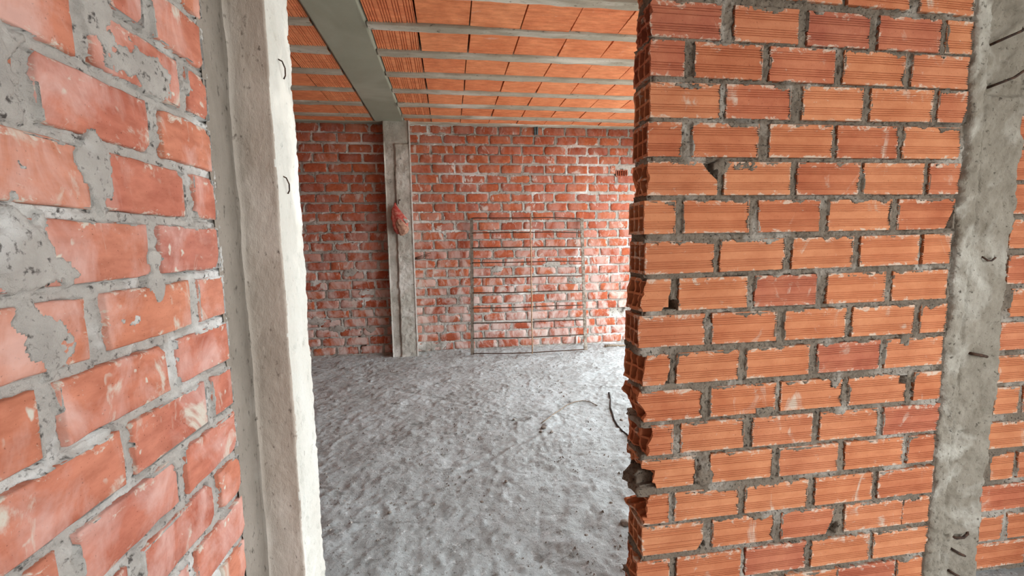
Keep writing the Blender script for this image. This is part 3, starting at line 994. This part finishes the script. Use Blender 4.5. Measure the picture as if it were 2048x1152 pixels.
# ------------------------------------------------------------------ solid brick wall close on the other side
LEFT = [
    (1.786, [(.80, 1.030), (1.053, 1.121)]),
    (1.676, [(.665, .917), (.947, 1.113)]),
    (1.566, [(.537, .757), (.790, 1.010), (1.04, 1.115)]),
    (1.456, [(.425, .653), (.684, .905), (.94, 1.112)]),
    (1.346, [(.525, .753), (.782, .995), (1.029, 1.110)]),
    (1.236, [(.385, .610), (.652, .870), (.902, 1.110)]),
    (1.126, [(.495, .716), (.754, .975), (1.008, 1.112)]),
    (1.016, [(.40, .626), (.658, .885), (.917, 1.118)]),
    (.906, [(.53, .756), (.781, 1.004), (1.029, 1.116)]),
    (.796, [(.40, .625), (.659, .881), (.909, 1.112)]),
    (.686, [(.525, .741), (.77, .991), (1.021, 1.116)]),
    (.576, [(.66, .888), (.915, 1.116)]),
    (.466, [(.76, .981), (1.006, 1.112)]),
]
lrects = []
LH = .091
for z0, row in LEFT:
    for (a, b) in row:
        lrects.append((a, b, z0, z0 + LH, 0))
extra = []                                # the same bond going on out of the frame
for k in range(-8, 25):
    z0 = 1.786 - .11 * (k - 0)
    if z0 < -.02 or z0 > ROOM_H:
        continue
    seen = [row for zz, row in LEFT if abs(zz - z0) < .02]
    end = seen[0][0][0] - .028 if seen else 1.112
    b = end
    while b > -.6:
        extra.append((max(b - .225, -.62), b, z0, z0 + LH, 0))
        b -= .25
us_l = np.concatenate([np.arange(REAR_Y, .42, .03), np.arange(.42, 1.125, .0026)])
vs_l = np.concatenate([np.arange(-.02, .42, .012), np.arange(.42, 2.02, .0030), np.arange(2.02, ROOM_H + .11, .012)])
lpatches = [(.90, 1.60, .11, .036, .004), (.80, 1.65, .03, .05, .004), (.62, 1.50, .04, .10, .006), (.635, 1.28, .05, .06, .008), (.645, 1.17, .030, .045, .004), (.765, 1.40, .03, .05, .004),
            (.88, 1.265, .02, .02, .002), (.88, 1.22, .02, .03, .004), (.80, 1.185, .02, .03, .001), (.625, 1.205, .02, .03, .004), (.735, 1.70, .04, .06, .005)]
U, V, H = mortar_field(us_l, vs_l, lrects + extra, 520, -.006, .0055, (.006, .006, .0055, .002), .016, lpatches, [(.80, .90, .02, .006, .02), (.745, 1.005, .006, .012, .015)], 24)
wall_left = link('wall_left', sheet_mesh('wall_left', us_l, vs_l, H, (X_LEFT, 0, 0), (0, 1, 0), (0, 0, 1), (1, 0, 0)), M['mortar_pale'])
tag(wall_left, 'close pinkish red solid brick wall with thick pale mortar and splashes', 'wall', kind='structure')
link('mortar_core', Boxes().box(X_LEFT - .13, X_LEFT - .03, REAR_Y, 1.12, -.05, ROOM_H + .11).mesh('mortar_core'), M['mortar_pale'], wall_left)
for q, (a, b, z0, z1, _) in enumerate(lrects + extra):
    if b < .1 and q >= len(lrects):
        continue
    me = solid_brick_mesh(b - a, z1 - z0, .06, 40 + q, 13, 7, .0022, .003)
    link('brick', me, M['left_brick'], wall_left, (X_LEFT + random.uniform(-.0015, .002), (a + b) / 2, (z0 + z1) / 2), math.pi / 2)

# jamb column at the end of that wall
JX, JY0, JY1, JS = -.436, 1.228, 1.407, 1.106
path = densify([(X_LEFT + .001, JS), (X_LEFT + .003, JY0 - .004), (X_LEFT + .010, JY0)], .006) + densify([(X_LEFT + .016, JY0), (JX - .003, JY0), (JX, JY0 + .003)], .004)[0:] + densify([(JX, JY0 + .007), (JX, JY1 - .006), (JX - .006, JY1)], .005) + densify([(JX - .03, JY1), (X_LEFT - .13, JY1)], .03)
zj = np.arange(-.02, ROOM_H + .11, .005)
s_front0 = (JY0 - JS)
s_front1 = s_front0 + (JX - X_LEFT)
s_back = s_front1 + (JY1 - JY0)


def jamb_disp(S, Z):
    d = .0022 * fbm(S, Z * .5, 10, 601, 4, .6) + .0009 * fbm(S, Z, 90, 602, 3)
    jam = (S > s_front1 + .004) & (S < s_back + .01)
    d = d + np.where(jam, .0022 * fbm(S * 1.5, Z, 16, 603, 4, .7) + .0016 * fbm(S, Z, 60, 604, 3), 0)
    d = d + .007 * fbm(Z, Z * 0 + 4, 11, 605, 4) * np.exp(-((S - s_back) / .012) ** 2)      # ragged far arris
    pit = fbm(S * 1.6, Z * .8, 34, 608, 3)
    d = d - np.where(jam, .006 * np.clip(pit - .62, 0, .4) * 4, 0)
    d = d + .003 * fbm(Z, Z * 0 + 9, 14, 606, 3) * np.exp(-((S - s_front1) / .008) ** 2)
    d = d - .006 * np.exp(-((S - s_front1 - .022) / .0035) ** 2) * np.clip((.80 - Z) / .1, 0, 1)   # seam in the lower jamb
    d = d - .007 * np.exp(-((S - s_front0 + .004) / .005) ** 2) * np.clip(.7 + .8 * fbm(Z, Z * 0 + 6, 8, 607, 3), .1, 1.2)
    d = d - .004 * (S < s_front0 - .008)
    return d


jamb = link('concrete_column', profile_mesh('concrete_column', path, zj, jamb_disp), M['column'])
jamb.data.materials.append(M['jamb_lit'])
jamb.data.materials.append(M['jamb_strip'])
pp = np.array(path)
js = np.concatenate([[0], np.cumsum(np.hypot(*np.diff(pp, axis=0).T))])
JS_, JZ_ = np.meshgrid((js[1:] + js[:-1]) / 2, (zj[1:] + zj[:-1]) / 2, indexing='ij')
s_c0 = js[np.argmin(np.hypot(pp[:, 0] - X_LEFT - .003, pp[:, 1] - JY0))]
s_c1 = js[np.argmin(np.hypot(pp[:, 0] - JX, pp[:, 1] - JY0))]
ragged = .004 * fbm(JZ_, JZ_ * 0 + 2, 22, 609, 4, .7)
mi = np.where(JS_ < s_c0 + ragged * .5, 2, np.where((JS_ > s_c1 + ragged) & (JS_ < s_c1 + JY1 - JY0 + .012), 1, 0))   # joint strip, board-marked face, reveal painted lighter for daylight
jamb.data.polygons.foreach_set('material_index', mi.ravel().astype(np.int32))
tag(jamb, 'smooth board-marked concrete jamb column at the end of the pinkish brick wall', 'column', kind='structure')
link('column_core', Boxes().box(X_LEFT - .13, JX - .02, JY0 + .02, JY1 - .02, -.05, ROOM_H + .11).mesh('column_core'), M['column'], jamb)
for (y, z) in ((1.305, 1.757), (1.275, 1.448)):
    link('tie_wire', tube_mesh('tie_wire', [(JX - .004, y, z + .022), (JX + .008, y, z + .016), (JX + .013, y + .004, z), (JX + .010, y + .012, z - .016), (JX + .004, y + .016, z - .024)], .0019, 6), M['rust_dark'], jamb)

# ------------------------------------------------------------------ back wall in two bays
BACK_Z = [2.474 - .1065 * k for k in range(24)]
BACK_Z = [z + .004 * math.sin(k * 2.3) for k, z in enumerate(BACK_Z)]
BBH = .086
variants = [solid_brick_mesh(.236, BBH, .05, 700 + k, 7, 4, .0034, .004) for k in range(14)]
for me in variants:
    me.materials.append(M['back_brick'])


def joined(meshes_at, name):
    """far bricks past the ones in view, joined"""
    V_, Q_, n = [], [], 0
    for me, loc, sx in meshes_at:
        c = np.zeros(len(me.vertices) * 3, np.float32)
        me.vertices.foreach_get('co', c)
        c = c.reshape(-1, 3) * np.array([sx, 1, 1]) + np.array(loc)
        q = np.zeros(len(me.loops), np.int32)
        me.loops.foreach_get('vertex_index', q)
        V_.append(c)
        Q_.append(q.reshape(-1, 4) + n)
        n += len(c)
    return mesh_np(name, np.vstack(V_), np.vstack(Q_))


def back_bay(name, label, x0, x1, vis0, vis1, first_edges, seed, smear, patches, holes, res, clear=()):
    rr = random.Random(seed)
    rects_, vis, rest = [], [], []
    pitch = .2576
    for k, z in enumerate(BACK_Z):
        # a known head joint of this course, then the bond runs both ways
        j = first_edges[k % len(first_edges)]
        n = math.floor((x0 - j) / pitch)
        a = j + n * pitch
        while a < x1:
            b = a + pitch - .016 - rr.uniform(0, .008)
            ua, ub = max(a + rr.uniform(0, .005), x0 + .012), min(b, x1 - .01)
            if ub - ua > .045:
                rects_.append((ua, ub, z + rr.uniform(-.002, .002), z + BBH + rr.uniform(-.003, .002), rr.uniform(-.012, .012)))
            a += pitch + rr.uniform(-.002, .002)
    for (xa, xb, za, zb) in clear:
        kept = []
        for (a, b, z0, z1, sl) in rects_:
            if b < xa or a > xb or z1 < za or z0 > zb:
                kept.append((a, b, z0, z1, sl))
                continue
            kept += [(p, q, z0, z1, sl) for p, q in ((a, xa - .006), (xb + .006, b)) if q - p > .035]
        rects_ = kept
    us_ = stations(x0, vis0, vis1, x1, res, .03)
    vs_ = np.arange(-.02, ROOM_H + .11, res)
    U, V, H = mortar_field(us_, vs_, rects_, seed, -.007, .0045, smear, .011, patches, holes, 16)
    H += .004 * fbm(U, V, 2.2, seed + 5, 2)
    w = link(name, sheet_mesh(name, us_, vs_, H, (0, Y_BACK, 0), (1, 0, 0), (0, 0, 1), (0, -1, 0)), M['mortar_back'])
    tag(w, label, 'wall', kind='structure')
    link('mortar_core', Boxes().box(x0, x1, Y_BACK + .05, Y_BACK + .17, -.05, ROOM_H + .11).mesh('mortar_core'), M['mortar_back'], w)
    for (a, b, z0, z1, sl) in rects_:
        me = rr.choice(variants)
        loc = ((a + b) / 2, Y_BACK + rr.uniform(-.003, .003), (z0 + z1) / 2)
        if any(abs(loc[0] - h[0]) < h[2] + .03 and abs(loc[2] - h[1]) < h[3] + .02 for h in holes if h[4] > .05):
            continue
        if loc[0] < vis0 or loc[0] > vis1:
            rest.append((me, loc, (b - a) / .236))
            continue
        o = link('brick', me, None, w, loc)
        o.scale = ((b - a) / .236, 1, (z1 - z0) / BBH)
        o.rotation_euler = (0, -sl, 0)
    if rest:
        o = link('outlying_bricks', joined(rest, 'outlying_bricks'), M['back_brick'], w)
        o['kind'] = 'stuff'
    return w


# x of one head joint in each course of the two bays, from the ceiling down
JR = [-.185, -.29, -.17, -.30, -.165, -.33, -.17, -.31, -.16, -.315, -.175, -.30, -.17, -.28, -.15, -.285, -.15, -.275, -.165, -.31, -.14, -.325, -.14, -.235]
JL = [-1.07, -.90, -1.05, -.91, -1.02, -.90, -.80, -.90, -1.01, -.90, -1.03, -.88, -.99, -.87, -1.04, -.94, -1.09, -.85, -.97, -.86, -.95, -1.0, -.93, -1.04]
wall_back = back_bay('wall_back', 'daylit red solid brick back wall with pale lime wash and wide joints', -.42, FACADE_X, -.42, 2.32, JR, 810, (.010, .010, .012, .006),
                     [(.55, .95, .10, .03, .002), (.98, .70, .12, .02, .002), (1.2, 1.0, .10, .03, .002), (1.5, .8, .10, .03, .002), (.35, .33, .12, .02, .002), (1.9, .5, .1, .03, .002), (-.25, .08, .2, .05, .004)],
                     [(2.055, .426, .05, .05, .06), (1.52, .03, .05, .06, .03), (2.045, 2.05, .085, .05, .045)], .0085, [(1.972, 2.118, 2.045, 2.062)])
wall_back_left = back_bay('wall_back_left', 'shaded dark red brick bay of the back wall behind the free column', -2.8, -.60, -1.72, -.60, JL, 850, (.012, .012, .012, .006),
                          [(-1.45, .85, .08, .04, .003), (-1.1, .95, .10, .05, .003), (-1.5, .42, .12, .05, .004), (-.95, .72, .08, .03, .003), (-1.25, .32, .10, .04, .003), (-.9, .30, .06, .04, .003)],
                          [(-1.014, .127, .035, .05, .05), (-1.05, .21, .02, .05, .04)], .0085)
# broken hollow brick set in the upper corner of the back wall: dark slots between clay webs
bx0, bx1, bz0, bz1 = 1.975, 2.115, 2.008, 2.092
web_body = Boxes()
web_body.box(bx0, bx1, Y_BACK - .004, Y_BACK + .05, bz0, bz0 + .008)
web_body.box(bx0, bx1, Y_BACK - .004, Y_BACK + .05, bz1 - .008, bz1)
for k in range(6):
    xx = bx0 + (bx1 - bx0 - .010) * k / 5
    web_body.box(xx, xx + .010, Y_BACK - .002, Y_BACK + .05, bz0 + .008, bz1 - .008)
o = link('brick', web_body.mesh('brick'), M['back_brick'], wall_back)
o['label'] = 'broken hollow brick showing dark slots'
o = link('slot_shade', Boxes().box(bx0 + .002, bx1 - .002, Y_BACK + .022, Y_BACK + .030, bz0 + .006, bz1 - .006).mesh('slot_shade'), M['black'], wall_back)  # black sheet painted in as the shade behind the webs
o['label'] = 'black sheet standing in for the shade inside the broken brick'

# ------------------------------------------------------------------ free column in front of the back wall
KX0, KX1, KY = -.668, -.396, 4.95
kpath = densify([(KX0, Y_BACK), (KX0, KY + .006), (KX0 + .006, KY)], .02) + densify([(KX0 + .012, KY), (KX1 - .006, KY), (KX1, KY + .006)], .008) + densify([(KX1, KY + .02), (KX1, Y_BACK)], .02)
kz = np.arange(-.02, ROOM_H + .02, .009)
ks0 = (Y_BACK - KY) + .0


def column_disp(S, Z):
    x = S - ks0
    seam = .112 + .006 * fbm(Z, Z * 0 + 1, 6, 651, 4) - .02 * np.clip(1 - Z / 2.3, 0, 1)
    fr = (S > ks0) & (S < ks0 + KX1 - KX0)
    d = .003 * fbm(S, Z, 9, 652, 4) + .0015 * fbm(S, Z, 50, 653, 3)
    low = np.clip((2.335 - Z) / .012, 0, 1)
    d = d + np.where(fr & (x > seam), .018 + .004 * fbm(S, Z, 25, 654, 3), 0) * low - .012 * low * fr
    d = d - .012 * np.exp(-((x - seam + .004) / .006) ** 2) * low * (fbm(Z, Z * 0 + 3, 12, 655, 3) > -.2)
    d = d - .012 * np.exp(-((Z - 2.335) / .008) ** 2) * fr
    return d


kcol = link('concrete_column', profile_mesh('concrete_column', kpath, kz, column_disp), M['column_back'])
tag(kcol, 'narrow grey concrete column under the flat beam with a ragged vertical seam', 'column', kind='structure')
link('column_core', Boxes().box(KX0 + .03, KX1 - .03, KY + .03, Y_BACK, -.02, ROOM_H + .02).mesh('column_core'), M['column_back'], kcol)
link('edge_strip', Boxes().box(KX1 - .002, KX1 + .012, KY - .012, KY + .006, 0, ROOM_H).mesh('edge_strip'), M['pale_pipe'], kcol)
for k in range(5):
    link('tie_wire', tube_mesh('tie_wire', [(KX1 - .01, KY + .05, 1.085 + .004 * k), (KX1 + .06, KY + .03, 1.09 + .008 * k), (KX1 + .11 + .02 * k, KY + .02, 1.11 + .012 * k - .02 * (k % 2))], .0028, 6), M['rust_dark'], kcol)

# ------------------------------------------------------------------ steel grid leaning on the back wall
def grid_at(x_b, y_b, x_t, y_t, z_t, t):
    return Vector((x_b + (x_t - x_b) * t, y_b + (y_t - y_b) * t, .012 + (z_t - .012) * t))


GL = (.215, 4.79, .255, 5.035, 1.536)
GM = (.876, 4.72, .928, 5.025, 1.560)
GR = (1.501, 4.74, 1.541, 5.035, 1.525)
grid = bpy.data.objects.new('rebar_grid', None)
col.objects.link(grid)
grid.location = (.86, 4.76, 0)
tag(grid, 'rusty steel rebar grid of ten crossbars leaning against the back brick wall', 'rebar grid')


def under(parent, name, me, mat):
    o = link(name, me, mat, parent)
    o.matrix_parent_inverse = Matrix.Translation(-Vector(parent.location))
    return o


def flat_bar(pa, pb, w, d, seed):
    n = 40
    v, f = [], []
    dirv = (pb - pa).normalized()
    side = Vector((1, 0, 0))
    nor = dirv.cross(side).normalized()
    rg = random.Random(seed)
    for i in range(n + 1):
        c = pa.lerp(pb, i / n)
        k = 1 + rg.uniform(-.12, .16)
        for a, b in ((-1, -1), (1, -1), (1, 1), (-1, 1)):
            v.append(c + side * (a * w / 2 * k) + nor * (b * d / 2 * k))
    for i in range(n):
        for k in range(4):
            f.append([4 * i + k, 4 * i + (k + 1) % 4, 4 * i + 4 + (k + 1) % 4, 4 * i + 4 + k])
    f += [[3, 2, 1, 0], [4 * n, 4 * n + 1, 4 * n + 2, 4 * n + 3]]
    return mesh_py('upright_bar', v, f)


lift = Vector((0, 0, .012))
for g_, sd in ((GL, 1), (GR, 2)):
    under(grid, 'upright_bar', flat_bar(grid_at(*g_, 0) + lift, grid_at(*g_, 1.0), .036, .012, sd), M['bar_dirty' if sd == 2 else 'bar_grey'])
cpts = [grid_at(*GM, t / 12) + Vector((.003 * math.sin(t * 1.7), -.012, 0)) + lift for t in range(13)]
under(grid, 'centre_bar', tube_mesh('centre_bar', cpts, .0075, 8), M['bar_pale'])
for k in range(10):
    t = 1 - k / 9 * .985
    a, b = grid_at(*GL, t), grid_at(*GR, t)
    m = grid_at(*GM, t * .985)
    off = Vector((0, -.010, 0))
    pts = [a + Vector((-.02, .008, -.006)), a + off + Vector((.02, 0, .004)), m + off + Vector((-.2, .004, .003 * math.sin(k))), m + off, m + off + Vector((.25, .004, .002)), b + off + Vector((-.03, 0, 0)), b + Vector((.018, .006, -.004 if k else -.05))]
    pts = [Vector((p.x, p.y, max(p.z, .022))) for p in pts]
    under(grid, 'crossbar', tube_mesh('crossbar', pts, .0058, 7), M['rust_dark'])

# ------------------------------------------------------------------ net bag on the free column
bag = bpy.data.objects.new('net_bag', None)
col.objects.link(bag)
bag.location = (-.53, KY - .03, 1.53)
tag(bag, 'crumpled red net bag hanging on the narrow concrete column', 'bag')


def bag_mesh(name, cx, cz0, cz1, w, dpt, y0, seed, shape):
    nz_, na = 26, 28
    v = []
    for i in range(nz_ + 1):
        t = i / nz_
        z = cz0 + (cz1 - cz0) * t
        rw = np.interp(t, shape[0], shape[1])
        for k in range(na):
            th = 2 * math.pi * k / na
            fold = 1 + .13 * math.sin(th * 5 + t * 6) * (1 - .3 * t) + .10 * float(fbm(k * .04 + seed, t * .5, 9, seed, 3))
            v.append((cx + .02 * math.sin(t * 5) + rw * w / 2 * math.cos(th) * fold, y0 + rw * dpt / 2 * math.sin(th) * fold, z + .006 * math.sin(th * 3 + seed)))
    f = []
    for i in range(nz_):
        for k in range(na):
            f.append([i * na + k, i * na + (k + 1) % na, (i + 1) * na + (k + 1) % na, (i + 1) * na + k])
    f += [list(range(na))[::-1], [nz_ * na + k for k in range(na)]]
    return mesh_py(name, v, f, True)


under(bag, 'net', bag_mesh('net', -.545, 1.375, 1.70, .165, .06, KY - .036, 5, ([0, .08, .25, .5, .75, .92, 1], [.25, .62, .95, .95, .55, .16, .10])), M['bag'])
under(bag, 'filling', bag_mesh('filling', -.508, 1.355, 1.53, .115, .05, KY - .062, 9, ([0, .15, .45, .75, 1], [.25, .75, 1, .8, .2])), M['bag_fill'])
under(bag, 'rag', bag_mesh('rag', -.462, 1.49, 1.535, .05, .02, KY - .055, 12, ([0, .3, .6, 1], [.3, 1, .9, .2])), M['bag_rag'])
under(bag, 'string', tube_mesh('string', [(-.53, KY - .03, 1.69), (-.527, KY - .026, 1.72), (-.52, KY - .012, 1.735), (-.512, KY + .0, 1.74)], .005, 6), M['rust_dark'])

# ------------------------------------------------------------------ small things
for k, (x, zz) in enumerate(((1.000, 2.47), (1.026, 2.474))):
    o = link('conduit', tube_mesh('conduit', [(x, Y_BACK - .012, zz), (x, Y_BACK - .012, zz + .05), (x, Y_BACK - .012, ROOM_H - .004)], .0105, 10), M['conduit'])
    tag(o, 'short blue-grey conduit stub at the top of the daylit back wall', 'conduit', 'conduit stubs under the ceiling edge')
o = link('pipe_stub', tube_mesh('pipe_stub', [(1.487, Y_BACK - .02, .022), (1.487, Y_BACK - .021, .06), (1.489, Y_BACK - .02, .115)], .013, 10), M['pale_pipe'])
tag(o, 'small pale pipe stub standing at the foot of the daylit back wall', 'pipe')


def on_floor(pts, r, dz=0):
    return [(x, y, floor_z(x, y) + r + dz) for x, y in pts]


cab = [(1.286, 3.417), (1.262, 3.33), (1.225, 3.22), (1.183, 3.111), (1.158, 3.0), (1.13, 2.9), (1.116, 2.8), (1.113, 2.701), (1.113, 2.63), (1.12, 2.52), (1.15, 2.40)]
o = link('cable', tube_mesh('cable', on_floor(cab, .005), [.010, .007, .006, .006, .007, .006, .006, .006, .005, .005, .005], 8), M['black'])
tag(o, 'short black cable lying on the bright floor beside the partition', 'cable')
wi = [(.60, 2.90), (.66, 2.96), (.732, 3.045), (.80, 3.14), (.874, 3.219), (.95, 3.26), (1.014, 3.28), (1.06, 3.24), (1.096, 3.158)]
o = link('wire', tube_mesh('wire', on_floor(wi, .003, .002), .0035, 6), M['twig'])
tag(o, 'thin curved wire lying on the dusty floor', 'wire')
o = link('stick', tube_mesh('stick', on_floor([(1.80, 4.93), (1.90, 4.935), (2.0, 4.93), (2.12, 4.94)], .016), [.018, .014, .012, .010], 8), M['twig'])
tag(o, 'dry stick with a dark end at the foot of the daylit back wall', 'stick')


def stone_mesh(seed, sx, sy, sz):
    rs = np.random.RandomState(seed)
    import bmesh
    bm = bmesh.new()
    bmesh.ops.create_icosphere(bm, subdivisions=2, radius=1)
    dirs = rs.normal(size=(7, 3))
    dirs /= np.linalg.norm(dirs, axis=1)[:, None]
    for vv in bm.verts:
        n = np.array(vv.co)
        k = 1.0
        for d in dirs:
            k = min(k, .78 / max(.3, n @ d) if n @ d > .78 else 1.0)
        k *= 1 + rs.uniform(-.05, .05)
        vv.co = Vector((n[0] * sx * k, n[1] * sy * k, n[2] * sz * k))
    me = bpy.data.meshes.new('stone')
    bm.to_mesh(me)
    bm.free()
    return me


STONES = [(.745, 1.76, .034, 'dark fist-sized stone beside the foot of the broken brick edge'),
          (1.18, 2.88, .022, None), (.60, 2.82, .028, None), (.64, 2.76, .020, None), (.57, 2.78, .016, None), (.42, 3.0, .014, None), (.26, 2.2, .016, None), (.12, 2.05, .013, None), (-.32, 2.02, .015, None),
          (.75, 1.95, .013, None), (.55, 1.72, .013, None), (.02, 2.3, .010, None), (-.55, 4.35, .018, None), (-.62, 4.42, .014, None), (-.25, 4.6, .014, None), (.9, 3.5, .012, None), (.15, 2.75, .012, None), (.9, 1.95, .012, None)]
for k, (x, y, s, lab) in enumerate(STONES):
    s *= .62
    me = stone_mesh(k + 3, s * 1.25, s, s * .7)
    o = link('stone', me, M['stone'], None, (x, y, floor_z(x, y) + s * .45), k * 1.3)
    if lab:
        tag(o, lab, 'stone')
    elif k in (2, 3, 4):
        tag(o, 'grey rubble stone lying beside the end of the thin curved wire', 'stone', 'stones at the end of the wire')
    elif k in (12, 13):
        tag(o, 'grey rubble stone on the floor before the narrow concrete column', 'stone', 'stones before the column')
    elif k == 1:
        tag(o, 'grey rubble stone lying next to the short black cable', 'stone')
    else:
        tag(o, 'small grey rubble stone lying loose on the open dusty floor', 'stone', 'rubble stones scattered on the floor')

# fine grit nobody could count
rs = np.random.RandomState(5)
tet = np.array([(1, 0, -.4), (-.5, .87, -.4), (-.5, -.87, -.4), (.1, .1, .9)])
Vg, Fg = [], []
nn = 2600
gx = rs.uniform(-1.5, 2.2, nn * 2)
gy = 1.4 + 3.6 * rs.rand(nn * 2) ** 1.2
keep = fbm(gx, gy, 2.5, 460, 3) + rs.uniform(-.5, .5, nn * 2) > .05
avoid = np.array(cab + wi + [q[:2] for q in STONES])
for a_, b_ in list(zip(cab[:-1], cab[1:])) + list(zip(wi[:-1], wi[1:])):
    avoid = np.vstack([avoid, [(a_[0] + (b_[0] - a_[0]) * t / 4, a_[1] + (b_[1] - a_[1]) * t / 4) for t in (1, 2, 3)]])
for x, y in zip(gx[keep][:nn], gy[keep][:nn]):
    if np.hypot(avoid[:, 0] - x, avoid[:, 1] - y).min() < .045:
        continue
    s = .0025 + .006 * rs.rand() ** 3
    a = rs.uniform(0, 6.28)
    R = np.array([[math.cos(a), -math.sin(a), 0], [math.sin(a), math.cos(a), 0], [0, 0, 1]])
    p = (tet * rs.uniform(.6, 1.3, (4, 3))) @ R.T * s + np.array([x, y, floor_z(x, y) + s * .35])
    b = len(Vg)
    Vg += [tuple(q) for q in p]
    Fg += [[b, b + 1, b + 3], [b + 1, b + 2, b + 3], [b + 2, b, b + 3], [b, b + 2, b + 1]]
grit = link('gravel', mesh_py('gravel', Vg, Fg), M['stone'])
tag(grit, 'fine grey grit scattered over the dusty floor', 'gravel', kind='stuff')
